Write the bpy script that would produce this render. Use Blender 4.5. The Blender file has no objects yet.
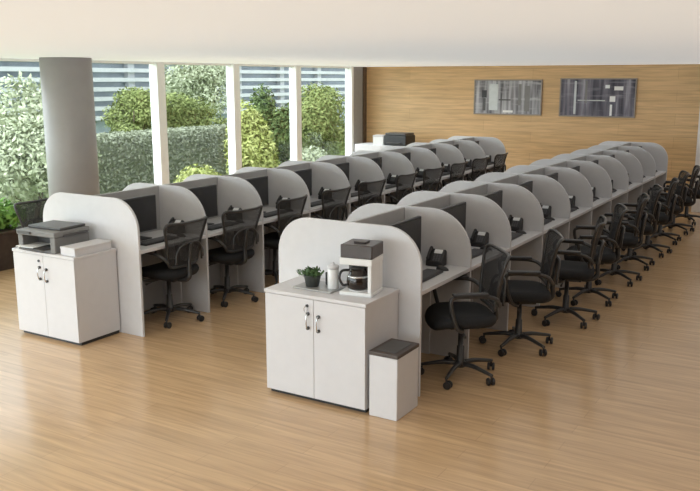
import bpy, bmesh, math, random
from mathutils import Vector, Matrix, noise
random.seed(7)
PI = math.pi
sc = bpy.context.scene
COL = sc.collection

# ------------------------------------------------------------------ view
sc.view_settings.view_transform = 'Standard'
sc.view_settings.look = 'None'
sc.view_settings.gamma = 1.0
sc.view_settings.use_curve_mapping = False
sc.view_settings.exposure = 0.0

cam_d = bpy.data.cameras.new('camera')
cam_d.sensor_width = 36.0
cam_d.lens = 822.0 / 700.0 * 36.0
cam_d.clip_end = 200
cam = bpy.data.objects.new('camera', cam_d)
COL.objects.link(cam)
cam.location = (0, 0, 2.2)
cam.rotation_euler = (math.radians(90 - 11.4506), 0, math.radians(30.953))
sc.camera = cam

# ------------------------------------------------------------- materials
def new_mat(name):
    m = bpy.data.materials.new(name)
    m.use_nodes = True
    nt = m.node_tree
    return m, nt, nt.nodes, nt.links, nt.nodes['Principled BSDF']

def coords(nodes, links, scale):
    tc = nodes.new('ShaderNodeTexCoord')
    mp = nodes.new('ShaderNodeMapping')
    mp.inputs['Scale'].default_value = scale
    links.new(tc.outputs['Object'], mp.inputs['Vector'])
    return mp.outputs['Vector']

def ramp(nodes, stops):
    r = nodes.new('ShaderNodeValToRGB')
    e = r.color_ramp.elements
    while len(e) < len(stops):
        e.new(0.5)
    for k, (p, c) in enumerate(stops):
        e[k].position = p
        e[k].color = (*c, 1)
    return r

def simple(name, col, rough=0.5, spec=0.5, metal=0.0, var=0.06, nscale=14.0, bump=0.0, stretch=(1, 1, 1)):
    m, nt, N, L, b = new_mat(name)
    v = coords(N, L, stretch)
    n = N.new('ShaderNodeTexNoise')
    n.inputs['Scale'].default_value = nscale
    n.inputs['Detail'].default_value = 3
    L.new(v, n.inputs['Vector'])
    r = ramp(N, [(0.3, tuple(c * (1 - var) for c in col)), (0.7, tuple(min(1, c * (1 + var)) for c in col))])
    L.new(n.outputs['Fac'], r.inputs['Fac'])
    L.new(r.outputs['Color'], b.inputs['Base Color'])
    b.inputs['Roughness'].default_value = rough
    b.inputs['Specular IOR Level'].default_value = spec
    b.inputs['Metallic'].default_value = metal
    if bump:
        bp = N.new('ShaderNodeBump')
        bp.inputs['Strength'].default_value = bump
        bp.inputs['Distance'].default_value = 0.002
        L.new(n.outputs['Fac'], bp.inputs['Height'])
        L.new(bp.outputs['Normal'], b.inputs['Normal'])
    return m

def planks(name, c1, c2, dark, width, height, rough, spec, axis='floor'):
    m, nt, N, L, b = new_mat(name)
    tc = N.new('ShaderNodeTexCoord')
    sep = N.new('ShaderNodeSeparateXYZ')
    L.new(tc.outputs['Object'], sep.inputs[0])
    comb = N.new('ShaderNodeCombineXYZ')
    L.new(sep.outputs['X'], comb.inputs['X'])
    L.new(sep.outputs['Y' if axis == 'floor' else 'Z'], comb.inputs['Y'])
    br = N.new('ShaderNodeTexBrick')
    br.offset = 0.37
    br.inputs['Scale'].default_value = 1.0
    br.inputs['Brick Width'].default_value = width
    br.inputs['Row Height'].default_value = height
    br.inputs['Mortar Size'].default_value = 0.003
    br.inputs['Mortar Smooth'].default_value = 0.3
    br.inputs['Bias'].default_value = 0.0
    br.inputs['Color1'].default_value = (*c1, 1)
    br.inputs['Color2'].default_value = (*c2, 1)
    br.inputs['Mortar'].default_value = (*dark, 1)
    L.new(comb.outputs[0], br.inputs['Vector'])
    mp = N.new('ShaderNodeMapping')
    mp.inputs['Scale'].default_value = (1.6, 26, 1)
    L.new(comb.outputs[0], mp.inputs['Vector'])
    n = N.new('ShaderNodeTexNoise')
    n.inputs['Scale'].default_value = 1.0
    n.inputs['Detail'].default_value = 5
    n.inputs['Distortion'].default_value = 0.6
    L.new(mp.outputs[0], n.inputs['Vector'])
    r = ramp(N, [(0.3, (0.80, 0.78, 0.74)), (0.7, (1.12, 1.1, 1.06))])
    L.new(n.outputs['Fac'], r.inputs['Fac'])
    mx = N.new('ShaderNodeMix')
    mx.data_type = 'RGBA'
    mx.blend_type = 'MULTIPLY'
    mx.inputs['Factor'].default_value = 1.0
    L.new(br.outputs['Color'], mx.inputs['A'])
    L.new(r.outputs['Color'], mx.inputs['B'])
    L.new(mx.outputs['Result'], b.inputs['Base Color'])
    b.inputs['Roughness'].default_value = rough
    b.inputs['Specular IOR Level'].default_value = spec
    return m

M = {}
M['floor'] = planks('oak floor planks', (0.62, 0.42, 0.245), (0.58, 0.39, 0.225), (0.51, 0.34, 0.195), 1.3, 0.14, 0.2, 0.6)
M['wood_wall'] = planks('golden wood panelling', (0.67, 0.45, 0.235), (0.62, 0.41, 0.205), (0.48, 0.31, 0.15), 2.6, 0.20, 0.45, 0.35, 'wall')
M['white'] = simple('white laminate', (0.67, 0.655, 0.665), 0.42, 0.4, var=0.015)
M['panel'] = simple('white divider laminate', (0.68, 0.67, 0.68), 0.5, 0.3, var=0.02)
M['divider'] = simple('divider laminate with painted shade', (0.61, 0.60, 0.605), 0.5, 0.3, var=0.02)  # white laminate toned down; shade inside the bays is put into the colour
M['screen_panel'] = simple('pale grey screen board', (0.45, 0.44, 0.435), 0.6, 0.3, var=0.03)
M['top'] = simple('light grey worktop laminate', (0.56, 0.55, 0.55), 0.4, 0.4, var=0.03)
M['paint'] = simple('off white wall paint', (0.78, 0.75, 0.72), 0.7, 0.2, var=0.02)
M['frame_white'] = simple('white window frame paint', (0.92, 0.92, 0.90), 0.5, 0.3, var=0.01)
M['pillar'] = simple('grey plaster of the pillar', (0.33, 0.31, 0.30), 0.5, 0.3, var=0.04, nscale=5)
M['brown_wall'] = simple('brown wall paint', (0.22, 0.16, 0.11), 0.7, 0.2, var=0.05)  # unseen walls; dark tone picked to cut bounce onto right-facing sides
M['brown'] = simple('dark brown wood post', (0.13, 0.085, 0.055), 0.5, 0.3, var=0.15)
M['grey_trim'] = simple('grey metal trim', (0.36, 0.35, 0.34), 0.5, 0.4, var=0.04)
M['black'] = simple('black plastic', (0.022, 0.021, 0.022), 0.42, 0.5, var=0.15)
M['black_frame'] = simple('black nylon of chair frame', (0.040, 0.038, 0.037), 0.32, 0.5, var=0.12)
M['fabric'] = simple('black seat fabric', (0.020, 0.020, 0.021), 0.8, 0.3, var=0.3, nscale=120, bump=0.3)
M['chrome'] = simple('polished steel', (0.62, 0.62, 0.62), 0.25, 0.5, 1.0, var=0.05)
M['dark_metal'] = simple('dark steel handle', (0.10, 0.10, 0.10), 0.35, 0.5, 0.8, var=0.1)
M['bin_lid'] = simple('dark brown grey lid', (0.085, 0.068, 0.060), 0.5, 0.4, var=0.1)
M['printer_grey'] = simple('mid grey printer plastic', (0.21, 0.205, 0.20), 0.45, 0.4, var=0.05)
M['printer_dark'] = simple('dark grey printer plastic', (0.085, 0.083, 0.082), 0.4, 0.4, var=0.05)
M['paper'] = simple('white paper', (0.86, 0.86, 0.85), 0.8, 0.2, var=0.02)
M['screen_black'] = simple('black monitor glass', (0.035, 0.034, 0.036), 0.25, 0.5, var=0.05)
M['maker_white'] = simple('white coffee maker plastic', (0.84, 0.84, 0.83), 0.3, 0.5, var=0.02)
M['maker_brown'] = simple('dark brown coffee maker plastic', (0.055, 0.042, 0.038), 0.3, 0.5, var=0.1)
M['coffee'] = simple('dark coffee', (0.02, 0.012, 0.008), 0.15, 0.5, var=0.1)
M['leaf_dark'] = simple('dark green herb leaves', (0.07, 0.13, 0.045), 0.6, 0.3, var=0.4, nscale=30)
M['pot'] = simple('dark stoneware pot', (0.045, 0.05, 0.045), 0.5, 0.4, var=0.15)
M['planter'] = simple('dark brown planter wood', (0.06, 0.04, 0.03), 0.6, 0.3, var=0.2)
M['tray'] = simple('brushed grey tray', (0.42, 0.42, 0.41), 0.35, 0.5, 0.4, var=0.05)
M['display'] = simple('pale lcd display', (0.80, 0.82, 0.82), 0.3, 0.5, var=0.02)
M['key'] = simple('grey key caps', (0.10, 0.10, 0.105), 0.5, 0.4, var=0.08)
M['bark'] = simple('tree bark', (0.12, 0.09, 0.065), 0.9, 0.2, var=0.3, nscale=20)
M['lawn'] = simple('mown lawn', (0.16, 0.22, 0.07), 0.9, 0.1, var=0.35, nscale=3)
M['stone'] = simple('pale stone garden wall', (0.36, 0.36, 0.33), 0.9, 0.1, var=0.2, nscale=4)
M['concrete'] = simple('pale concrete facade', (0.70, 0.71, 0.73), 0.8, 0.2, var=0.05, nscale=2)
M['bglass'] = simple('blue grey facade glass', (0.38, 0.44, 0.50), 0.25, 0.5, var=0.2, nscale=0.7)
M['picture_frame'] = simple('thin silver picture frame', (0.30, 0.26, 0.22), 0.45, 0.4, 0.2, var=0.05)

def mesh_fabric():
    m, nt, N, L, b = new_mat('black woven mesh fabric')
    b.inputs['Base Color'].default_value = (0.030, 0.030, 0.031, 1)
    b.inputs['Roughness'].default_value = 0.7
    tc = N.new('ShaderNodeTexCoord')
    w1 = N.new('ShaderNodeTexWave'); w1.bands_direction = 'Y'
    w2 = N.new('ShaderNodeTexWave'); w2.bands_direction = 'Z'
    mul = N.new('ShaderNodeMath'); mul.operation = 'MULTIPLY'
    for w in (w1, w2):
        w.inputs['Scale'].default_value = 45
        L.new(tc.outputs['Object'], w.inputs['Vector'])
    L.new(w1.outputs['Fac'], mul.inputs[0])
    L.new(w2.outputs['Fac'], mul.inputs[1])
    gt = N.new('ShaderNodeMath'); gt.operation = 'GREATER_THAN'
    gt.inputs[1].default_value = 0.47
    L.new(mul.outputs[0], gt.inputs[0])
    tr = N.new('ShaderNodeBsdfTransparent')
    mix = N.new('ShaderNodeMixShader')
    L.new(gt.outputs[0], mix.inputs[0])
    L.new(b.outputs[0], mix.inputs[1])
    L.new(tr.outputs[0], mix.inputs[2])
    L.new(mix.outputs[0], N['Material Output'].inputs['Surface'])
    return m
M['mesh'] = mesh_fabric()

def pane_glass():
    m, nt, N, L, b = new_mat('clear window glass')
    N.remove(b)
    tr = N.new('ShaderNodeBsdfTransparent'); tr.inputs[0].default_value = (0.93, 0.96, 0.94, 1)
    gl = N.new('ShaderNodeBsdfGlossy'); gl.inputs['Roughness'].default_value = 0.03
    lw = N.new('ShaderNodeLayerWeight'); lw.inputs['Blend'].default_value = 0.5
    pw = N.new('ShaderNodeMath'); pw.operation = 'POWER'; pw.inputs[1].default_value = 4.0
    L.new(lw.outputs['Facing'], pw.inputs[0])
    fr = N.new('ShaderNodeMath'); fr.operation = 'MULTIPLY_ADD'; fr.inputs[1].default_value = 0.25; fr.inputs[2].default_value = 0.03
    L.new(pw.outputs[0], fr.inputs[0])
    mix = N.new('ShaderNodeMixShader')
    L.new(fr.outputs[0], mix.inputs[0]); L.new(tr.outputs[0], mix.inputs[1]); L.new(gl.outputs[0], mix.inputs[2])
    L.new(mix.outputs[0], N['Material Output'].inputs['Surface'])
    return m
M['glass'] = pane_glass()

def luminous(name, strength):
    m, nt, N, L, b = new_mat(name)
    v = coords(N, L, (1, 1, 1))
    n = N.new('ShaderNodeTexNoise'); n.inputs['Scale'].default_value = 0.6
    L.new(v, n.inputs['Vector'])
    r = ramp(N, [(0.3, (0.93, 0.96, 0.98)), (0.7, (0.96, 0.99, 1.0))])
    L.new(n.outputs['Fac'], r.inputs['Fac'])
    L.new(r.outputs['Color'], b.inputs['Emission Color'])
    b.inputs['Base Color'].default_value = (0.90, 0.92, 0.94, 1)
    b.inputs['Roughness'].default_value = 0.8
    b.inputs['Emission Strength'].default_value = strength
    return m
M['ceiling'] = luminous('white ceiling with added glow', 0.38)  # plain ceiling with no fitting; glow added to light the room

def foliage(name, c1, c2):
    m, nt, N, L, b = new_mat(name)
    v = coords(N, L, (1, 1, 1))
    n = N.new('ShaderNodeTexNoise'); n.inputs['Scale'].default_value = 4.0; n.inputs['Detail'].default_value = 4
    L.new(v, n.inputs['Vector'])
    r = ramp(N, [(0.35, c1), (0.65, c2)])
    L.new(n.outputs['Fac'], r.inputs['Fac'])
    L.new(r.outputs['Color'], b.inputs['Base Color'])
    b.inputs['Roughness'].default_value = 0.7
    b.inputs['Specular IOR Level'].default_value = 0.2
    return m
M['leaf_yellow'] = foliage('yellow green foliage', (0.30, 0.34, 0.09), (0.48, 0.50, 0.19))
M['leaf_green'] = foliage('mid green foliage', (0.15, 0.19, 0.055), (0.29, 0.33, 0.115))
M['leaf_deep'] = foliage('deep green foliage', (0.07, 0.11, 0.035), (0.15, 0.20, 0.065))
M['leaf_pale'] = foliage('pale grey green foliage', (0.36, 0.40, 0.25), (0.50, 0.53, 0.37))
M['leaf_grey'] = foliage('grey green hedge leaves', (0.27, 0.29, 0.20), (0.33, 0.35, 0.25))
M['leaf_grass'] = foliage('bright hedge foliage', (0.13, 0.27, 0.05), (0.22, 0.40, 0.09))

def art(name, base, mid, dark, pale, seed):
    m, nt, N, L, b = new_mat(name)
    tc = N.new('ShaderNodeTexCoord')
    mp = N.new('ShaderNodeMapping')
    mp.inputs['Location'].default_value = (seed, 0, seed)
    mp.inputs['Scale'].default_value = (11, 1, 0.9)
    L.new(tc.outputs['Object'], mp.inputs['Vector'])
    n = N.new('ShaderNodeTexNoise'); n.inputs['Scale'].default_value = 1.0; n.inputs['Detail'].default_value = 4
    L.new(mp.outputs[0], n.inputs['Vector'])
    r = ramp(N, [(0.32, dark), (0.45, mid), (0.58, base), (0.74, pale)])
    L.new(n.outputs['Fac'], r.inputs['Fac'])
    # pale horizontal streak across the middle
    mp2 = N.new('ShaderNodeMapping'); mp2.inputs['Scale'].default_value = (1.2, 1, 9)
    mp2.inputs['Location'].default_value = (seed, 0, 0)
    L.new(tc.outputs['Object'], mp2.inputs['Vector'])
    n2 = N.new('ShaderNodeTexNoise'); n2.inputs['Scale'].default_value = 1.5; n2.inputs['Detail'].default_value = 3
    L.new(mp2.outputs[0], n2.inputs['Vector'])
    r2 = ramp(N, [(0.55, (0, 0, 0)), (0.75, (0.6, 0.6, 0.6))])
    L.new(n2.outputs['Fac'], r2.inputs['Fac'])
    mx = N.new('ShaderNodeMix'); mx.data_type = 'RGBA'
    L.new(r2.outputs['Color'], mx.inputs['Factor'])
    L.new(r.outputs['Color'], mx.inputs['A'])
    mx.inputs['B'].default_value = (*pale, 1)
    L.new(mx.outputs['Result'], b.inputs['Base Color'])
    b.inputs['Roughness'].default_value = 0.65
    b.inputs['Specular IOR Level'].default_value = 0.25
    return m
M['art_light'] = art('silver abstract artwork', (0.42, 0.42, 0.44), (0.24, 0.235, 0.25), (0.05, 0.05, 0.055), (0.62, 0.62, 0.64), 3.1)
M['art_dark'] = art('slate abstract artwork', (0.19, 0.18, 0.215), (0.115, 0.11, 0.135), (0.05, 0.05, 0.065), (0.40, 0.39, 0.43), 8.4)

# ---------------------------------------------------------- mesh helpers
def add_mesh(dst, src):
    me = bpy.data.meshes.new('tmp')
    src.to_mesh(me); src.free()
    dst.from_mesh(me)
    bpy.data.meshes.remove(me)

def box(bm, x0, x1, y0, y1, z0, z1, bev=0.0, seg=2, mtx=None):
    t = bmesh.new()
    bmesh.ops.create_cube(t, size=1)
    for v in t.verts:
        v.co = Vector((x0 + (v.co.x + .5) * (x1 - x0), y0 + (v.co.y + .5) * (y1 - y0), z0 + (v.co.z + .5) * (z1 - z0)))
    if bev > 0:
        bmesh.ops.bevel(t, geom=t.edges[:], offset=bev, segments=seg, profile=0.5, affect='EDGES')
    if mtx is not None:
        t.transform(mtx)
    add_mesh(bm, t)

def tube(bm, pts, radii, n=8, cap=True, closed=False):
    pts = [Vector(p) for p in pts]
    if not isinstance(radii, (list, tuple)):
        radii = [radii] * len(pts)
    rings = []
    k = len(pts)
    ref = None
    for i, p in enumerate(pts):
        a = pts[(i - 1) % k] if (closed or i > 0) else p
        b = pts[(i + 1) % k] if (closed or i < k - 1) else p
        t = (b - a).normalized()
        if ref is None:
            ref = Vector((0, 0, 1)) if abs(t.z) < .9 else Vector((1, 0, 0))
        u = (ref - t * ref.dot(t))
        if u.length < 1e-4:
            u = t.orthogonal()
        u.normalize(); ref = u
        w = t.cross(u)
        r = radii[i]
        rings.append([bm.verts.new(p + (u * math.cos(2 * PI * j / n) + w * math.sin(2 * PI * j / n)) * r) for j in range(n)])
    for i in range(k if closed else k - 1):
        A, B = rings[i], rings[(i + 1) % k]
        for j in range(n):
            f = bm.faces.new((A[j], A[(j + 1) % n], B[(j + 1) % n], B[j])); f.smooth = True
    if cap and not closed:
        bm.faces.new(list(reversed(rings[0]))); bm.faces.new(rings[-1])

def lathe(bm, prof, n=24, c=(0, 0, 0)):
    rings = []
    for r, z in prof:
        rings.append([bm.verts.new((c[0] + r * math.cos(2 * PI * j / n), c[1] + r * math.sin(2 * PI * j / n), c[2] + z)) for j in range(n)])
    for A, B in zip(rings, rings[1:]):
        for j in range(n):
            f = bm.faces.new((A[j], A[(j + 1) % n], B[(j + 1) % n], B[j])); f.smooth = True
    bm.faces.new(list(reversed(rings[0]))); bm.faces.new(rings[-1])

def prism(bm, outline, y0, y1, bev=0.0):
    """outline in x,z extruded along y"""
    t = bmesh.new()
    f = t.faces.new([t.verts.new((x, y0, z)) for x, z in outline])
    r = bmesh.ops.extrude_face_region(t, geom=[f])
    for v in r['geom']:
        if isinstance(v, bmesh.types.BMVert):
            v.co.y = y1
    bmesh.ops.recalc_face_normals(t, faces=t.faces[:])
    if bev:
        es = [e for e in t.edges if abs(e.verts[0].co.y - e.verts[1].co.y) < 1e-6]
        bmesh.ops.bevel(t, geom=es, offset=bev, segments=2, profile=0.5, affect='EDGES')
    add_mesh(bm, t)

def smooth_curve(pts, sub=6):
    """Catmull-Rom through points"""
    P = [Vector(p) for p in pts]
    out = []
    for i in range(len(P) - 1):
        p0 = P[max(i - 1, 0)]; p1 = P[i]; p2 = P[i + 1]; p3 = P[min(i + 2, len(P) - 1)]
        for s in range(sub):
            t = s / sub
            out.append(0.5 * ((2 * p1) + (p2 - p0) * t + (2 * p0 - 5 * p1 + 4 * p2 - p3) * t * t + (3 * p1 - p0 - 3 * p2 + p3) * t ** 3))
    out.append(P[-1])
    return out

def obj(name, bm, mat, parent=None, loc=(0, 0, 0), rz=0.0, recalc=True):
    if recalc:
        bmesh.ops.recalc_face_normals(bm, faces=bm.faces[:])
    me = bpy.data.meshes.new(name)
    bm.to_mesh(me); bm.free()
    me.materials.append(M[mat])
    o = bpy.data.objects.new(name, me)
    COL.objects.link(o)
    o.location = loc; o.rotation_euler = (0, 0, rz)
    if parent is not None:
        o.parent = parent
    return o

def tag(o, label=None, cat=None, group=None, kind=None):
    if label: o['label'] = label
    if cat: o['category'] = cat
    if group: o['group'] = group
    if kind: o['kind'] = kind
    return o

def thing(name, label, cat, loc=(0, 0, 0), rz=0.0, group=None):
    o = bpy.data.objects.new(name, None)
    COL.objects.link(o)
    o.empty_display_size = 0.1
    o.location = loc; o.rotation_euler = (0, 0, rz)
    return tag(o, label, cat, group)

def dup(o, parent=None):
    c = o.copy()
    COL.objects.link(c)
    if parent is not None:
        c.parent = parent
    for ch in list(o.children):
        dup(ch, c)
    return c

def BM():
    return bmesh.new()

def struct(name, bm, mat, parent=None):
    o = obj(name, bm, mat, parent)
    if parent is None:
        o['kind'] = 'structure'
    return o

# ---------------------------------------------------------------- room
XL, XR, YB, YF, ZC = -8.9, 4.2, 15.4, -3.6, 2.45
b = BM(); box(b, XL - .12, XR + .2, YF - .2, YB + .2, -0.2, 0.0); struct('floor', b, 'floor')
b = BM(); box(b, XL - .12, XR + .2, YF - .2, YB + .2, ZC, ZC + 0.2); struct('ceiling', b, 'ceiling')
# far wall: wood panelling between the brown post and the pale pilaster
b = BM(); box(b, -9.02, -2.12, YB, YB + .15, 0, ZC); struct('wall_back', b, 'wood_wall')
b = BM(); box(b, -2.12, XR + .2, YB, YB + .15, 0, ZC); struct('wall_back_right', b, 'paint')
b = BM(); box(b, XR, XR + .15, YF, YB, 0, ZC); struct('wall_right', b, 'brown_wall')
b = BM(); box(b, -2.115, -1.5, 14.72, YB - .001, 0, ZC, 0.004); struct('trim_1', b, 'paint')       # pale pilaster
b = BM(); box(b, -2.155, -2.117, 15.33, YB - .001, 0, ZC); struct('trim_2', b, 'brown')
b = BM(); box(b, -8.99, -8.82, 15.28, YB - .001, 0, ZC, 0.004); struct('trim_3', b, 'brown')
b = BM(); box(b, XL - .07, XL + .05, 14.842, 15.278, 0, ZC, 0.004); struct('trim_4', b, 'grey_trim')
b = BM(); box(b, -8.815, -2.16, YB - .018, YB - .001, 0, 0.08, 0.003); struct('baseboard_back', b, 'brown')

# window wall on the left, six bays with wide white posts
MY = [14.84, 12.84, 11.02, 9.24, 7.44, 5.64, 3.84, 2.04, 0.24, -1.56, -3.6]
def window(idx, y0, y1, x=XL, axis='y'):
    b = BM()
    pw = 0.082
    if axis == 'y':
        box(b, x - .07, x + .09, y0, y0 + pw, 0, ZC, .004)
        box(b, x - .07, x + .09, y1 - pw, y1, 0, ZC, .004)
        box(b, x - .07, x + .07, y0 + pw, y1 - pw, 0, .10, .003)
        box(b, x - .05, x + .05, y0 + pw, y1 - pw, ZC - .035, ZC, .003)
    else:
        box(b, y0, y0 + pw, x - .07, x + .07, 0, ZC, .004)
        box(b, y1 - pw, y1, x - .07, x + .07, 0, ZC, .004)
        box(b, y0 + pw, y1 - pw, x - .07, x + .07, 0, .10, .003)
        box(b, y0 + pw, y1 - pw, x - .05, x + .05, ZC - .035, ZC, .003)
    w = struct('window_%d' % idx, b, 'frame_white')
    g = BM()
    if axis == 'y':
        box(g, x - .006, x + .006, y0 + pw, y1 - pw, .10, ZC - .035)
    else:
        box(g, y0 + pw, y1 - pw, x - .006, x + .006, .10, ZC - .035)
    obj('pane', g, 'glass', w)
wi = 1
for k in range(len(MY) - 1):
    window(wi, MY[k + 1], MY[k]); wi += 1
# unseen front behind the viewpoint: windows and solid part laid out to shape the light
b = BM(); box(b, -1.4, XR, YF - .1, YF + .05, 0, ZC); struct('wall_front', b, 'brown_wall')  # unseen solid part, put in to darken the right side
xs = [XL + .1, -6.3, -3.85, -1.402]
for k in range(3):
    window(wi, xs[k], xs[k + 1], YF, 'x'); wi += 1

# round pillar by the windows
b = BM()
lathe(b, [(.30, 0), (.30, ZC)], 48, (-8.12, 6.91, 0))
p_ = struct('trim_5', b, 'pillar')

# ------------------------------------------------------------- islands
Y0, NB = 4.96, 10
ISL = [('right-hand', -3.0, 0.89), ('left-hand', -5.665, 0.876)]
ORD = ['first', 'second', 'third', 'fourth', 'fifth', 'sixth', 'seventh', 'eighth', 'ninth', 'tenth', 'eleventh']
TH = 0.024
ZD = 0.76
ZM = ZD + 0.001

def arch_outline(hw, ztop, r, n=12):
    pts = [(-hw, 0), (hw, 0)]
    for k in range(n + 1):
        a = PI / 2 * k / n
        pts.append((hw - r + r * math.cos(a), ztop - r + r * math.sin(a)))
    for k in range(n + 1):
        a = PI / 2 + PI / 2 * k / n
        pts.append((-hw + r + r * math.cos(a), ztop - r + r * math.sin(a)))
    return pts

def arch(hw, r):
    b = BM(); prism(b, arch_outline(hw, 1.2, r), -TH / 2, TH / 2, 0.003)
    return b

end_proto = mid_proto = scr_proto = desk_proto = None
for side, cx, PITCH in ISL:
    scr_proto = desk_proto = None
    for k in range(NB + 1):
        y = Y0 + PITCH * k
        if k in (0, NB):
            if end_proto is None:
                end_proto = o = obj('end_panel', arch(.60, .27), 'panel')
            else:
                o = dup(end_proto)
        else:
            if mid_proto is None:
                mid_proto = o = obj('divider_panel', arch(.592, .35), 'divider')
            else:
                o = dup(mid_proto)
        o.location = (cx, y, 0)
        if k == 0:
            lab = 'white round-cornered end panel behind the cabinet at the front of the %s desk row' % side
        elif k == NB:
            lab = 'white rounded end panel at the far end of the %s row, near the wood wall' % side
        else:
            lab = 'white rounded divider in the %s row, %s behind its front end panel' % (side, ORD[k - 1])
        tag(o, lab, 'divider panel', 'white round-cornered panels of the desk rows')
    for k in range(NB):
        ya = Y0 + PITCH * k + TH / 2; yb = Y0 + PITCH * (k + 1) - TH / 2
        L_ = yb - ya
        if scr_proto is None:
            b = BM(); box(b, -.014, .014, 0, L_, 0, 1.188, .003)
            scr_proto = o = obj('spine_screen', b, 'screen_panel')
        else:
            o = dup(scr_proto)
        o.location = (cx, ya, 0)
        tag(o, 'grey centre board of the %s row behind the %s monitor from the front' % (side, ORD[k]),
            'screen', 'grey centre boards of the desk rows')
        for s in (1, -1):
            if desk_proto is None:
                d = thing('desk', '', 'desk')
                b = BM(); box(b, .016, .585, 0, L_, ZD - .028, ZD, .004); obj('worktop', b, 'top', d)
                b = BM(); box(b, .583, .592, 0, L_, ZD - .030, ZD, .002); obj('front_edge', b, 'white', d)
                b = BM(); lathe(b, [(.03, -.004), (.03, .0004), (.024, .0006), (.018, .0003)], 16, (.07, .12, ZD)); obj('cable_grommet', b, 'black', d)
                for yy in (.001, L_ - .017):
                    b = BM(); box(b, .06, .26, yy, yy + .016, 0, ZD - .028, .001); obj('side_leg', b, 'panel', d)
                desk_proto = d
            else:
                d = dup(desk_proto)
            if s == 1:
                d.location = (cx, ya, 0); d.rotation_euler = (0, 0, 0)
                tag(d, 'grey desk of the %s row, right side, %s from the front' % (side, ORD[k]), 'desk', 'grey desks of the two rows')
            else:
                d.location = (cx, yb, 0); d.rotation_euler = (0, 0, PI)
                tag(d, 'grey desk on the window side of the %s row, %s from the front' % (side, ORD[k]), 'desk', 'grey desks of the two rows')

# ------------------------------------------------------ desk equipment
def make_monitor():
    t = thing('monitor', '', 'monitor')       # screen faces +x, stands at the origin
    b = BM(); box(b, -.018, .016, -.265, .265, .06, .385, .006); obj('housing', b, 'black', t)
    b = BM(); box(b, .0165, .0185, -.253, .253, .075, .372); obj('screen', b, 'screen_black', t)
    b = BM(); box(b, -.05, -.02, -.03, .03, .006, .24, .004); obj('stand', b, 'black', t)
    b = BM(); box(b, -.09, .09, -.12, .12, 0, .010, .004); obj('foot', b, 'black', t)
    return t
def make_phone():
    t = thing('desk_phone', '', 'phone')      # slanted face looks towards -y
    b = BM()
    tb = bmesh.new()
    prof = [(-.07, 0), (.06, 0), (.06, .13), (.035, .15), (-.07, .045)]
    f = tb.faces.new([tb.verts.new((-.085, y, z)) for y, z in prof])
    r = bmesh.ops.extrude_face_region(tb, geom=[f])
    for v in r['geom']:
        if isinstance(v, bmesh.types.BMVert): v.co.x = .085
    bmesh.ops.recalc_face_normals(tb, faces=tb.faces[:])
    bmesh.ops.bevel(tb, geom=tb.edges[:], offset=.005, segments=2, profile=.5, affect='EDGES')
    add_mesh(b, tb)
    obj('body', b, 'black', t)
    ang = math.atan2(.105, .105)
    mt = Matrix.Translation((0, -.07, .045)) @ Matrix.Rotation(ang, 4, 'X')
    b = BM(); box(b, -.025, .06, .095, .140, .001, .006, .002, mtx=mt); obj('display', b, 'display', t)
    kp = BM()
    for i in range(3):
        for j in range(4):
            box(kp, -.018 + i * .027, .002 + i * .027, .012 + j * .019, .026 + j * .019, .001, .005, .001, mtx=mt)
    obj('keypad', kp, 'key', t)
    b = BM(); tube(b, smooth_curve([mt @ Vector((-.058, .008, .018)), mt @ Vector((-.058, .03, .034)), mt @ Vector((-.058, .075, .037)), mt @ Vector((-.058, .12, .034)), mt @ Vector((-.058, .142, .018))], 4), [.016] + [.019] * 3 + [.013] * 10 + [.019] * 2 + [.016], 8)
    obj('handset', b, 'black', t)
    t.scale = (.8, .8, .84)
    return t
def make_keyboard():
    t = thing('keyboard', '', 'keyboard')     # long side along y, user at +x
    b = BM(); box(b, -.07, .07, -.215, .215, 0, .016, .004); obj('case', b, 'black', t)
    b = BM()
    for r in range(5):
        for c in range(14):
            box(b, -.056 + r * .023, -.037 + r * .023, -.200 + c * .0286, -.176 + c * .0286, .016, .021)
    obj('keys', b, 'key', t)
    return t
def make_mouse():
    b = BM()
    n = 10
    bmesh.ops.create_uvsphere(b, u_segments=14, v_segments=8, radius=1)
    for v in b.verts:
        v.co = Vector((v.co.x * .055, v.co.y * .031, max(0, v.co.z) * .032 * (1 - .25 * v.co.x)))
    for f in b.faces: f.smooth = True
    return obj('computer_mouse', b, 'black')

mon0 = ph0 = kb0 = ms0 = None
for side, cx, PITCH in ISL:
    for k in range(NB):
        yb_ = Y0 + PITCH * k
        rng = random.Random(k * 7 + (3 if side == 'left-hand' else 0))
        where = 'the %s desk from the front, %s row' % (ORD[k], side)
        if mon0 is None: mon0 = o = make_monitor()
        else: o = dup(mon0)
        o.location = (cx + .19, yb_ + (.53 if side == 'right-hand' else .36), ZM); o.rotation_euler = (0, 0, 0)
        tag(o, 'black flat monitor on ' + where, 'monitor', 'monitors on the desks')
        if ph0 is None: ph0 = o = make_phone()
        else: o = dup(ph0)
        o.location = (cx + (.33 if side == 'right-hand' else .28), yb_ + PITCH - .075, ZM); o.rotation_euler = (0, 0, rng.uniform(-.06, .06))
        tag(o, 'black desk phone with pale display on ' + where, 'phone', 'desk phones against the dividers')
        if kb0 is None: kb0 = o = make_keyboard()
        else: o = dup(kb0)
        o.location = (cx + .42, yb_ + .40, ZM); o.rotation_euler = (0, 0, rng.uniform(-.05, .05))
        tag(o, 'black keyboard in front of the monitor on ' + where, 'keyboard', 'keyboards on the desks')
        if ms0 is None: ms0 = o = make_mouse()
        else: o = dup(ms0)
        o.location = (cx + .44, yb_ + .69, ZM); o.rotation_euler = (0, 0, rng.uniform(-.3, .3))
        tag(o, 'black mouse beside the keyboard on ' + where, 'mouse', 'mice on the desks')

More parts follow.
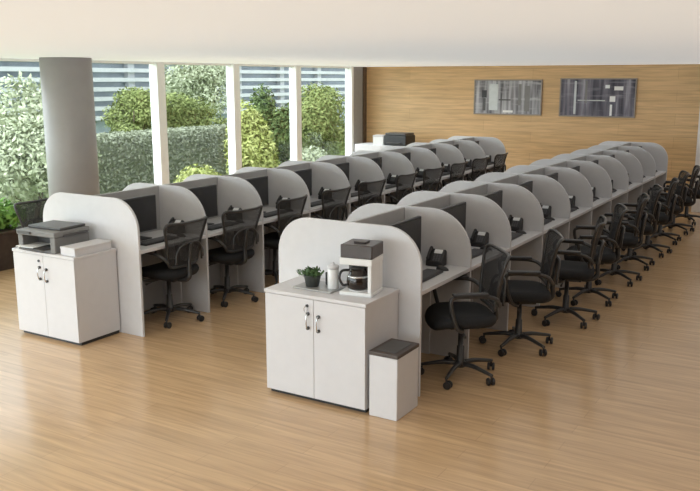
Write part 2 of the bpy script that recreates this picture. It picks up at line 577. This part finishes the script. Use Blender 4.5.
# -------------------------------------------------------------- chairs
def make_chair():
    t = thing('office_chair', '', 'chair')    # faces -x
    # five-star base
    b = BM()
    lathe(b, [(.028, .075), (.042, .08), (.042, .115), (.030, .13), (.027, .24), (.020, .245), (.020, .40)], 16)
    obj('gas_column', b, 'black_frame', t)
    for k in range(5):
        a = 2 * PI * k / 5 + .35
        ca, sa = math.cos(a), math.sin(a)
        b = BM()
        pts = [(.03 * ca, .03 * sa, .105), (.12 * ca, .12 * sa, .108), (.22 * ca, .22 * sa, .092), (.295 * ca, .295 * sa, .078)]
        tube(b, smooth_curve(pts, 3), [.021 - .001 * i for i in range(10)], 8)
        leg = obj('leg', b, 'black_frame', t)
        b = BM()
        px, py = .288 * ca, .288 * sa
        tube(b, [(px, py, .03), (px, py, .085)], .008, 8)
        d = a + [.9, 2.0, .4, 1.5, 2.6][k]
        ax = Vector((-math.sin(d), math.cos(d), 0))
        c = Vector((px, py, .029)) + Vector((math.cos(d), math.sin(d), 0)) * .012
        for s in (-1, 1):
            tube(b, [c + ax * (s * .008), c + ax * (s * .012), c + ax * (s * .024), c + ax * (s * .028)], [.024, .029, .029, .024], 14)
        obj('caster', b, 'black', leg)
    # tilt mechanism and lever
    b = BM()
    box(b, -.10, .13, -.07, .07, .385, .428, .012)
    obj('tilt_mechanism', b, 'black_frame', t)
    b = BM(); tube(b, [(-.02, -.06, .40), (-.03, -.18, .395), (-.035, -.25, .385)], [.006, .006, .011], 6); obj('lever', b, 'black_frame', t)
    # seat
    b = BM()
    def ring(sx, sy, z, drop=0.0):
        out = []
        n = 36
        for j in range(n):
            a = 2 * PI * j / n
            e = .55
            x = math.copysign(abs(math.cos(a)) ** e, math.cos(a)) * .245 * sx
            y = math.copysign(abs(math.sin(a)) ** e, math.sin(a)) * .245 * sy
            zz = z - .9 * max(0, -x - .12) ** 2 * 3 + .012 * (y / .24) ** 2
            out.append(b.verts.new((x - .01, y, zz)))
        return out
    prof = [(.80, .428), (.93, .432), (1.0, .455), (1.01, .475), (.985, .497), (.90, .512), (.7, .514), (.4, .508), (.1, .505)]
    R = [ring(s, s, z) for s, z in prof]
    for A, B in zip(R, R[1:]):
        for j in range(36):
            f = b.faces.new((A[j], A[(j + 1) % 36], B[(j + 1) % 36], B[j])); f.smooth = True
    b.faces.new(list(reversed(R[0]))); b.faces.new(R[-1])
    obj('seat', b, 'fabric', t)
    # backrest frame
    def bx(y, z):
        u = (z - .54) / .46
        return .22 + .04 * u + .075 * u * u - .9 * y * y
    right = [(.10, .545), (.175, .56), (.195, .62), (.208, .71), (.23, .80), (.255, .885), (.26, .935), (.23, .958), (.12, .952)]
    out = [(y, z) for y, z in right] + [(-y, z) for y, z in reversed(right)]
    loop = [Vector((bx(y, z), y, z)) for y, z in out]
    # closed catmull
    P = loop; n = len(P); pts = []
    for i in range(n):
        p0, p1, p2, p3 = P[i - 1], P[i], P[(i + 1) % n], P[(i + 2) % n]
        for s in range(3):
            u = s / 3
            pts.append(.5 * ((2 * p1) + (p2 - p0) * u + (2 * p0 - 5 * p1 + 4 * p2 - p3) * u * u + (3 * p1 - p0 - 3 * p2 + p3) * u ** 3))
    b = BM(); tube(b, pts, .013, 8, closed=True)
    obj('backrest_frame', b, 'black_frame', t)
    # mesh back
    b = BM()
    def half(z):
        pr = [(.10, .545), (.175, .56), (.195, .62), (.208, .71), (.23, .80), (.255, .885), (.258, .935), (.23, .953)]
        for (y0, z0), (y1, z1) in zip(pr, pr[1:]):
            if z0 <= z <= z1:
                return y0 + (y1 - y0) * (z - z0) / (z1 - z0)
        return .2
    rows = []
    for i in range(17):
        z = .548 + (.952 - .548) * i / 16
        h = half(z)
        rows.append([b.verts.new((bx(h * (2 * j / 12 - 1), z) , h * (2 * j / 12 - 1), z)) for j in range(13)])
    for A, B in zip(rows, rows[1:]):
        for j in range(12):
            f = b.faces.new((A[j], A[j + 1], B[j + 1], B[j])); f.smooth = True
    obj('mesh_back', b, 'mesh', t)
    # arched lumbar support behind the mesh
    b = BM()
    pts = [(.265, -.165, .585), (.275, -.15, .70), (.292, -.09, .755), (.298, 0, .768), (.292, .09, .755), (.275, .15, .70), (.265, .165, .585)]
    tube(b, smooth_curve(pts, 4), .011, 6)
    obj('lumbar_support', b, 'black_frame', t)
    # back support bracket
    b = BM()
    tube(b, smooth_curve([(.10, 0, .405), (.20, 0, .408), (.262, 0, .45), (.262, 0, .54), (.285, 0, .70), (.298, 0, .765)], 4), [.024] * 9 + [.02] * 12, 8)
    obj('back_bracket', b, 'black_frame', t)
    for s in (-1, 1):
        b = BM()
        pts = [(-.02, s * .10, .415), (-.05, s * .22, .418), (-.10, s * .268, .46), (-.135, s * .275, .56), (-.15, s * .275, .66), (-.11, s * .275, .69),
               (.0, s * .275, .692), (.12, s * .272, .685), (.19, s * .255, .655), (.225, s * .215, .60)]
        tube(b, smooth_curve(pts, 4), .0155, 8)
        arm = obj('armrest', b, 'black_frame', t)
        b = BM(); box(b, -.14, .12, s * .275 - .03, s * .275 + .03, .694, .716, .009, 3); obj('arm_pad', b, 'black', arm)
    return t

chair0 = None
def place_chair(x, y, rz, label, group):
    global chair0
    if chair0 is None: chair0 = o = make_chair()
    else: o = dup(chair0)
    o.location = (x, y, 0); o.rotation_euler = (0, 0, rz)
    tag(o, label, 'chair', group)
    return o
RJ = [(.68, .52, .66), (.82, .52, .45), (.93, .60, .22), (.92, .54, .34), (.94, .60, .22), (.92, .57, .30), (.95, .54, .18), (.93, .56, .3), (.95, .55, .2), (.98, .62, -.1)]
LJ = [(.43, .51, -.02), (.44, .46, -.12), (.42, .43, .02), (.44, .44, -.08), (.43, .43, -.14), (.44, .45, 0), (.44, .44, -.1), (.44, .43, -.02), (.44, .45, -.1), (.44, .44, 0)]
for k in range(NB):
    dx, dy, rz = RJ[k]
    extra = 'nearest the bin' if k == 0 else ('%s from the front' % ORD[k] if k < NB - 1 else 'last, beside the wood wall')
    place_chair(-3.0 + dx, Y0 + .89 * k + dy, rz, 'black mesh chair on the right side of the right-hand row, ' + extra, 'black mesh office chairs')
for k in range(NB):
    dx, dy, rz = LJ[k]
    extra = '%s from the front' % ORD[k] if k < NB - 1 else 'farthest from the printer'
    place_chair(-5.665 + dx, Y0 + .876 * k + dy, rz, 'black mesh chair in the aisle at the left-hand row, ' + extra, 'black mesh office chairs')
place_chair(-6.87, 5.56, PI + .03, 'black mesh office chair seen behind the printer, by the planter', 'black mesh office chairs')

# ----------------------------------------------------- cabinets at the front
def make_cabinet(side, x0, x1, label):
    yf, yb, h = 4.475, 4.94, .765
    t = thing('storage_cabinet', label, 'cabinet', ((x0 + x1) / 2, (yf + yb) / 2, 0), 0, 'white two-door cabinets')
    w = (x1 - x0) / 2; d = (yb - yf) / 2
    b = BM(); box(b, -w + .012, w - .012, -d + .035, d - .01, 0, .035); obj('plinth', b, 'black', t)
    b = BM(); box(b, -w, w, -d + .019, d - .004, .03, h - .026, .002); obj('body', b, 'white', t)
    b = BM(); box(b, -w - .006, w + .006, -d - .004, d, h - .025, h, .003); obj('top', b, 'white', t)
    for s in (-1, 1):
        b = BM()
        xa, xb = (-w + .001, -.0015) if s < 0 else (.0015, w - .001)
        box(b, xa, xb, -d, -d + .018, .032, h - .028, .002)
        dr = obj('door', b, 'white', t)
        b = BM(); xh = s * .042; zt = h - .13 - (.01 if s > 0 else 0)
        y = -d - .002
        tube(b, smooth_curve([(xh, y + .004, zt), (xh, y - .018, zt - .004), (xh, y - .026, zt - .05), (xh, y - .018, zt - .096), (xh, y + .004, zt - .10)], 3), .0055, 6)
        hd = obj('handle', b, 'chrome', dr)
        b = BM()
        for zz in (zt, zt - .10):
            tube(b, [(xh, y + .003, zz), (xh, y - .012, zz)], .0125, 10)
        obj('handle_foot', b, 'dark_metal', hd)
    b = BM(); tube(b, [(-.05, -d + .001, h - .075), (-.05, -d - .008, h - .075)], .011, 12)
    lk = obj('lock', b, 'dark_metal', t)
    if side == 'right':
        b = BM(); box(b, -.052, -.048, -d - .03, -d - .008, h - .080, h - .070); tube(b, [(-.05 + .013 * math.cos(a), -d - .022, h - .095 + .02 * math.sin(a)) for a in [2 * PI * j / 12 for j in range(12)]], .0025, 5, closed=True)
        obj('key', b, 'chrome', lk)
    return t
make_cabinet('right', -3.378, -2.568, 'white two-door cabinet carrying the coffee maker, in front of the right-hand row')
make_cabinet('left', -6.090, -5.325, 'white two-door cabinet carrying the grey printer, in front of the left-hand row')
ZT = .765

# bin
t = thing('waste_bin', 'small white box bin with dark lid on the floor beside the right cabinet', 'bin', (-2.438, 4.64, 0))
b = BM(); box(b, -.105, .105, -.155, .155, 0, .425, .006); obj('body', b, 'white', t)
b = BM(); box(b, -.108, .108, -.158, .158, .425, .452, .005); lid = obj('lid', b, 'bin_lid', t)
b = BM(); box(b, -.075, .075, -.12, .12, .452, .456, .002); obj('lid_inset', b, 'printer_dark', lid)

# printer
t = thing('printer', 'grey multifunction printer on the left cabinet', 'printer', (-5.79, 4.67, ZT), .06)
t.scale = (.97, 1, .9)
b = BM()
box(b, -.225, -.165, -.19, .2, 0, .150, .008)
box(b, .165, .225, -.19, .2, 0, .150, .008)
box(b, -.17, .17, -.03, .2, 0, .150, .006)
box(b, -.17, .17, -.18, .2, 0, .028, .006)
obj('body', b, 'printer_grey', t)
b = BM(); box(b, -.232, .232, -.20, .205, .150, .200, .010, 3); obj('scanner_lid', b, 'printer_grey', t)
b = BM(); box(b, -.20, .20, -.10, .19, .200, .226, .010, 3); obj('document_feeder', b, 'printer_dark', t)
b = BM(); box(b, .235 - .02, .242, -.10, .17, .145, .17, .004); box(b, -.16, .16, -.034, -.029, .030, .148); obj('output_slot', b, 'printer_dark', t)
b = BM(); box(b, -.15, .14, -.255, -.05, .028, .040, .004); tr = obj('output_tray', b, 'printer_dark', t)
b = BM(); box(b, -.20, -.05, -.215, -.185, .165, .19, .003); obj('control_panel', b, 'printer_dark', t)
b = BM(); box(b, -.105, .10, -.15, .14, 0, .006, .001); s_ = obj('paper_sheets', b, 'paper', None, (-5.875, 4.575, ZT + .0385), .06)
tag(s_, 'white sheets of paper lying in the output tray of the grey printer', 'paper')
# white flat box
t = thing('flat_box', 'flat white box with grey lid top beside the printer on the left cabinet', 'box', (-5.425, 4.70, ZT))
b = BM(); box(b, -.088, .085, -.195, .20, 0, .052, .004); obj('base', b, 'white', t)
b = BM(); box(b, -.091, .088, -.198, .203, .052, .070, .005); obj('lid', b, 'white', t)

# coffee maker (front towards -y, turned a little left)
t = thing('coffee_maker', 'white coffee maker with dark brown top and glass carafe on the right cabinet', 'coffee maker', (-2.745, 4.735, ZT), .16)
t.scale = (.87, .84, .95)
b = BM(); box(b, -.135, .135, -.15, .13, 0, .028, .008); lathe(b, [(.075, .028), (.075, .033), (.06, .034)], 24, (-.01, -.045, 0)); obj('base', b, 'maker_white', t)
b = BM(); box(b, -.13, .13, .045, .13, .028, .262, .006); box(b, .098, .13, -.14, .05, .028, .262, .006); obj('column', b, 'maker_white', t)
b = BM(); box(b, -.125, .096, .038, .0445, .034, .220, .002); obj('recess_panel', b, 'maker_brown', t)
b = BM(); box(b, -.135, .135, -.145, .13, .222, .272, .008); obj('brew_head', b, 'maker_white', t)
b = BM(); box(b, -.128, .135, -.14, .125, .272, .368, .007); rs = obj('water_tank', b, 'maker_brown', t)
b = BM(); box(b, -.05, .05, -.05, .05, .368, .380, .005); obj('tank_lid', b, 'maker_brown', rs)
b = BM()
lathe(b, [(.06, .036), (.084, .045), (.092, .085), (.086, .13), (.066, .165), (.06, .185)], 28, (-.015, -.045, 0)); cf = obj('carafe', b, 'coffee', t)
b = BM(); lathe(b, [(.062, .185), (.064, .195), (.03, .205)], 24, (-.02, -.045, 0)); obj('carafe_lid', b, 'black', cf)
b = BM(); tube(b, smooth_curve([(-.07, -.09, .175), (-.12, -.125, .172), (-.138, -.135, .12), (-.115, -.12, .07), (-.09, -.10, .07)], 4), .010, 8); obj('carafe_handle', b, 'black', cf)
b = BM(); lathe(b, [(.0865, .125), (.089, .127), (.085, .140), (.083, .139)], 28, (-.015, -.045, 0)); obj('carafe_band', b, 'chrome', cf)

# tray with mugs, canister, potted herb
b = BM(); box(b, -.16, .16, -.12, .12, 0, .012, .005)
o = obj('serving_tray', b, 'tray', None, (-3.06, 4.70, ZT)); tag(o, 'flat grey tray under the pot plant on the right cabinet', 'tray')
ZY = ZT + .0122
t = thing('canister', 'white lidded canister between the pot plant and the coffee maker', 'canister', (-2.945, 4.685, ZY))
b = BM(); lathe(b, [(.036, 0), (.04, .004), (.04, .135), (.036, .14)], 24); obj('body', b, 'maker_white', t)
b = BM(); lathe(b, [(.037, .14), (.042, .142), (.042, .16), (.03, .166), (.010, .168), (.010, .18), (.006, .185)], 24); obj('lid', b, 'white', t)
t = thing('potted_herb', 'small leafy green plant in a dark pot on the grey tray', 'pot plant', (-3.105, 4.665, ZY))
b = BM(); lathe(b, [(.042, 0), (.046, .003), (.060, .075), (.062, .082), (.055, .082), (.053, .075)], 22); obj('pot', b, 'pot', t)
def leaf_ball(b, c, rad, n, size, rng, shell=.55):
    for _ in range(n):
        d = Vector((rng.gauss(0, 1), rng.gauss(0, 1), rng.gauss(0, 1)))
        if d.length < 1e-3: continue
        d.normalize()
        r = rng.uniform(shell, 1.0)
        p = Vector((c[0] + d.x * rad[0] * r, c[1] + d.y * rad[1] * r, c[2] + d.z * rad[2] * r))
        nrm = (d + Vector((rng.gauss(0, .6), rng.gauss(0, .6), rng.gauss(0, .6) + .4))).normalized()
        u = nrm.orthogonal().normalized(); u.rotate(Matrix.Rotation(rng.uniform(0, 2 * PI), 3, nrm))
        w = nrm.cross(u)
        s = size * rng.uniform(.6, 1.3)
        vs = [b.verts.new(p + q) for q in (-u * s, w * s * .45 - u * .1 * s, u * s + nrm * .15 * s, -w * s * .45 - u * .1 * s)]
        b.faces.new(vs)
b = BM(); leaf_ball(b, (-.015, 0, .10), (.10, .08, .035), 170, .022, random.Random(2), .1)
obj('foliage', b, 'leaf_dark', t, recalc=False)
t = thing('glass_mug', 'small dark mug beside the pot plant on the grey tray', 'mug', (-3.02, 4.765, ZY))
b = BM(); lathe(b, [(.030, 0), (.034, .004), (.035, .085), (.032, .085), (.031, .010)], 20); obj('cup', b, 'black', t)
b = BM(); tube(b, smooth_curve([(.033, 0, .07), (.055, 0, .065), (.056, 0, .03), (.033, 0, .02)], 4), .005, 6); obj('handle', b, 'black', t)

# --------------------------------------------------- planter by the windows
t = thing('planter', 'dark brown planter trough with a clipped green hedge by the left window', 'planter', (-8.52, 5.55, 0))
b = BM()
box(b, -.22, .22, -.8, .8, 0, .42, .008)
obj('trough', b, 'planter', t)
b = BM(); box(b, -.235, .235, -.815, .815, .42, .45, .006); obj('rim', b, 'planter', t)
b = BM()
rng = random.Random(5)
for k in range(7):
    leaf_ball(b, (rng.uniform(-.05, .05), -.68 + k * .226, .60), (.24, .2, .20), 420, .045, rng, .5)
obj('hedge_foliage', b, 'leaf_grass', t, recalc=False)

# -------------------------------------------- copier corner, far end
t = thing('low_cabinet', 'white low cabinet with printer on it in the far left corner', 'cabinet', (-7.95, 14.75, 0))
b = BM(); box(b, -.62, .62, -.27, .27, .06, .90, .006); obj('body', b, 'white', t)
b = BM(); box(b, -.60, .60, -.25, .25, 0, .06); obj('plinth', b, 'grey_trim', t)
for s in (-1, 1):
    b = BM(); box(b, min(s * .006, s * .612), max(s * .006, s * .612), -.288, -.27, .07, .89, .003); d = obj('door', b, 'white', t)
    b = BM(); tube(b, [(s * .05, -.288, .78), (s * .05, -.31, .775), (s * .05, -.31, .665), (s * .05, -.288, .66)], .006, 6); obj('handle', b, 'dark_metal', d)
t = thing('printer', 'black printer on the white low cabinet in the far left corner', 'printer', (-7.68, 14.75, .90))
b = BM(); box(b, -.26, .24, -.2, .22, 0, .20, .02, 3); obj('body', b, 'black', t)
b = BM(); box(b, -.24, .22, -.18, .2, .20, .245, .015, 3); obj('scanner_lid', b, 'printer_dark', t)
b = BM(); box(b, -.16, .14, -.3, -.19, .05, .062, .003); obj('output_tray', b, 'printer_dark', t)
t = thing('paper_box', 'small white carton beside the black printer in the far corner', 'box', (-8.09, 14.68, .90), .2)
b = BM(); box(b, -.11, .11, -.14, .14, 0, .16, .004); obj('body', b, 'paper', t)
b = BM(); box(b, -.115, .115, -.145, .145, .16, .19, .004); obj('lid', b, 'white', t)

# ---------------------------------------------------------- wall pictures
def picture(name, x0, x1, z0, z1, mat, label, blobs):
    t = thing(name, label, 'picture', ((x0 + x1) / 2, YB, (z0 + z1) / 2))
    w, h = (x1 - x0) / 2, (z1 - z0) / 2
    b = BM()
    f = .022
    box(b, -w, w, -.035, -.001, h - f, h, .003); box(b, -w, w, -.035, -.001, -h, -h + f, .003)
    box(b, -w, -w + f, -.035, -.001, -h + f, h - f, .003); box(b, w - f, w, -.035, -.001, -h + f, h - f, .003)
    obj('frame', b, 'picture_frame', t)
    b = BM(); box(b, -w + f, w - f, -.024, -.002, -h + f, h - f); cv = obj('canvas', b, mat, t)
    for i, (bx_, bz, bw, bh, mm) in enumerate(blobs):
        b = BM(); box(b, bx_ - bw, bx_ + bw, -.0262, -.024, bz - bh, bz + bh, .001); obj('paint_patch', b, mm, cv)
picture('wall_art', -6.37, -5.00, 1.52, 2.19, 'art_light', 'pale silver abstract picture on the wood wall, the left of two',
        [(-.47, .06, .05, .07, 'black'), (-.47, -.14, .03, .12, 'printer_dark'), (.40, -.02, .05, .24, 'printer_grey'), (-.28, .0, .09, .25, 'tray'), (.25, .05, .03, .2, 'printer_grey'), (-.05, -.05, .12, .012, 'printer_dark'), (.02, -.27, .10, .02, 'paper')])
picture('wall_art', -4.66, -3.28, 1.515, 2.215, 'art_dark', 'dark slate abstract picture on the wood wall, the right of two',
        [(.38, .17, .08, .035, 'paper'), (.28, -.02, .05, .05, 'paper'), (.18, .2, .04, .03, 'display'), (-.40, .0, .02, .3, 'tray'), (-.1, -.05, .25, .010, 'tray'), (-.2, .1, .02, .2, 'printer_grey'), (.26, -.22, .02, .1, 'display')])

# ------------------------------------------------------------- outdoors
b = BM(); box(b, -60, XL - .13, -30, 70, -1.7, -1.5); g = struct('ground', b, 'lawn')
def bush(name, label, cat, x, y, z0, rx, ry, rz, mat, n, seed, trunk=0.0, size=.11, group=None):
    t = thing(name, label, cat, (x, y, z0), 0, group)
    rng = random.Random(seed)
    b = BM()
    n *= 3; size *= .55
    for i in range(9):
        a = rng.uniform(0, 2 * PI); q = rng.uniform(.2, .62)
        c = (rx * q * math.cos(a), ry * q * math.sin(a), trunk + rz * (1 + rng.uniform(-.55, .55)))
        leaf_ball(b, c, (rx * .5, ry * .5, rz * .45), n // 9, size, rng, .5)
    obj('foliage', b, mat, t, recalc=False)
    b = BM()
    for i in range(4):
        a = rng.uniform(0, 2 * PI)
        tube(b, smooth_curve([(0.05 * math.cos(a), .05 * math.sin(a), 0), (.10 * rx * math.cos(a), .10 * ry * math.sin(a), trunk * .7 + rz * .4), (.4 * rx * math.cos(a), .4 * ry * math.sin(a), trunk + rz * 1.2)], 3), [.05, .045, .04, .035, .03, .02, .012], 6)
    obj('stems', b, 'bark', t)
    return t
G = -1.5
for i, (yy, lab) in enumerate(((11.2, 'grey green hedge block outside behind the pillar'), (14.4, 'grey green hedge block outside right of the pillar'),
                               (17.6, 'grey green hedge block seen in the wide pane'), (20.9, 'grey green hedge block behind the narrow middle pane'))):
    t = thing('hedge', lab, 'hedge', (-16.2, yy, G), 0, 'grey green hedges outside')
    rng = random.Random(40 + i)
    b = BM(); box(b, -.42, .42, -1.5, 1.5, .1, 2.15, .15, 3); obj('twigs', b, 'leaf_grey', t)
    b = BM()
    for _ in range(9000):
        f = rng.random()
        if f < .6: p = Vector((.46 + rng.uniform(-.06, .1), rng.uniform(-1.55, 1.55), rng.uniform(0, 2.2)))
        else: p = Vector((rng.uniform(-.5, .5), rng.uniform(-1.55, 1.55), 2.2 + rng.uniform(-.08, .12)))
        u = Vector((rng.gauss(0, 1), rng.gauss(0, 1), rng.gauss(0, 1))).normalized(); w_ = u.orthogonal().normalized(); q_ = .05
        b.faces.new([b.verts.new(p + v) for v in (-u * q_, w_ * q_ * .5, u * q_, -w_ * q_ * .5)])
    obj('foliage', b, 'leaf_grey', t, recalc=False)
bush('shrub', 'yellow green shrub low outside the window pane right of the pillar', 'shrub', -12.2, 11.7, G, .9, .9, .75, 'leaf_deep', 3000, 1)
bush('shrub', 'bright yellow green shrub low in the wide pane right of the first white post', 'shrub', -12.0, 13.5, G, .95, 1.1, .95, 'leaf_yellow', 3600, 2)
bush('shrub', 'tall yellow green shrub at the left of the narrow middle pane', 'shrub', -12.4, 15.9, G, .8, 1.0, 1.65, 'leaf_yellow', 4200, 3)
bush('shrub', 'pale whitish shrub outside the last pane before the wood wall', 'shrub', -12.0, 18.2, G, .7, .9, 1.05, 'leaf_pale', 2600, 4)
bush('tree', 'deep green tree at the right of the narrow middle pane', 'tree', -13.2, 18.2, G, .7, .85, 1.5, 'leaf_deep', 3600, 5, .6)
bush('tree', 'green tree filling the last pane before the wood wall', 'tree', -14.1, 21.7, G, 1.1, 1.5, 1.5, 'leaf_green', 4200, 6, .9)
bush('tree', 'green tree above the garden wall in the wide pane right of the first white post', 'tree', -18.5, 20.6, G, 1.5, 1.8, 1.0, 'leaf_green', 4200, 7, 1.5)
bush('tree', 'bushy green tree above the garden wall right of the pillar', 'tree', -18.0, 17.6, G, 1.3, 1.0, 1.0, 'leaf_green', 3600, 8, 1.6)
bush('tree', 'slender dark tree directly right of the pillar', 'tree', -18.6, 15.9, G, .8, .7, .9, 'leaf_deep', 2000, 9, 1.5)
bush('tree', 'pale grey green tree seen left of the pillar', 'tree', -13.4, 10.3, G, 1.4, 1.6, 1.6, 'leaf_pale', 4200, 10, .7)
bush('shrub', 'pale twiggy shrub low outside at the left edge of the photo', 'shrub', -11.3, 7.6, G, .8, .9, .95, 'leaf_pale', 2600, 11)
bush('tree', 'hazy tree far behind the garden, between the two white window posts', 'tree', -24, 27.5, G, 2.2, 2.4, 1.7, 'leaf_pale', 3000, 12, 1.4, .16)

t = thing('office_building', 'pale blue grey building with white floor bands beyond the garden', 'building', (-33, 34, G))
b = BM(); box(b, -4, 4, -22, 24, 0, 11); obj('facade_glass', b, 'bglass', t)
for k in range(9):
    b = BM(); box(b, 4, 4.5, -22.2, 24.2, 1.9 + k * .42 if k < 7 else 4.9 + (k - 7) * 2.6, 2.08 + k * .42 if k < 7 else 5.2 + (k - 7) * 2.6); obj('floor_band', b, 'concrete', t)
for k in range(12):
    b = BM(); box(b, 4, 4.25, -22 + k * 4, -21.6 + k * 4, 0, 11); obj('facade_pier', b, 'concrete', t)

# ------------------------------------------------------------- lighting
w = bpy.data.worlds.new('overcast_sky'); sc.world = w
w.use_nodes = True
N, L = w.node_tree.nodes, w.node_tree.links
bg = N['Background']
# overcast sky, brightest around the hidden sun in the south (-y)
tc = N.new('ShaderNodeTexCoord')
dt = N.new('ShaderNodeVectorMath'); dt.operation = 'DOT_PRODUCT'
dt.inputs[1].default_value = Vector((-0.72, -0.70, 0.25)).normalized()
L.new(tc.outputs['Generated'], dt.inputs[0])
mr = N.new('ShaderNodeMapRange')
mr.inputs['From Min'].default_value = 0.0; mr.inputs['From Max'].default_value = 1.0
mr.inputs['To Min'].default_value = 2.2; mr.inputs['To Max'].default_value = 8.5
L.new(dt.outputs['Value'], mr.inputs['Value'])
L.new(mr.outputs['Result'], bg.inputs['Strength'])
bg.inputs['Color'].default_value = (0.86, 0.91, 1.0, 1)
sc.cycles.max_bounces = 8
sc.cycles.transparent_max_bounces = 24
sc.cycles.use_denoising = True
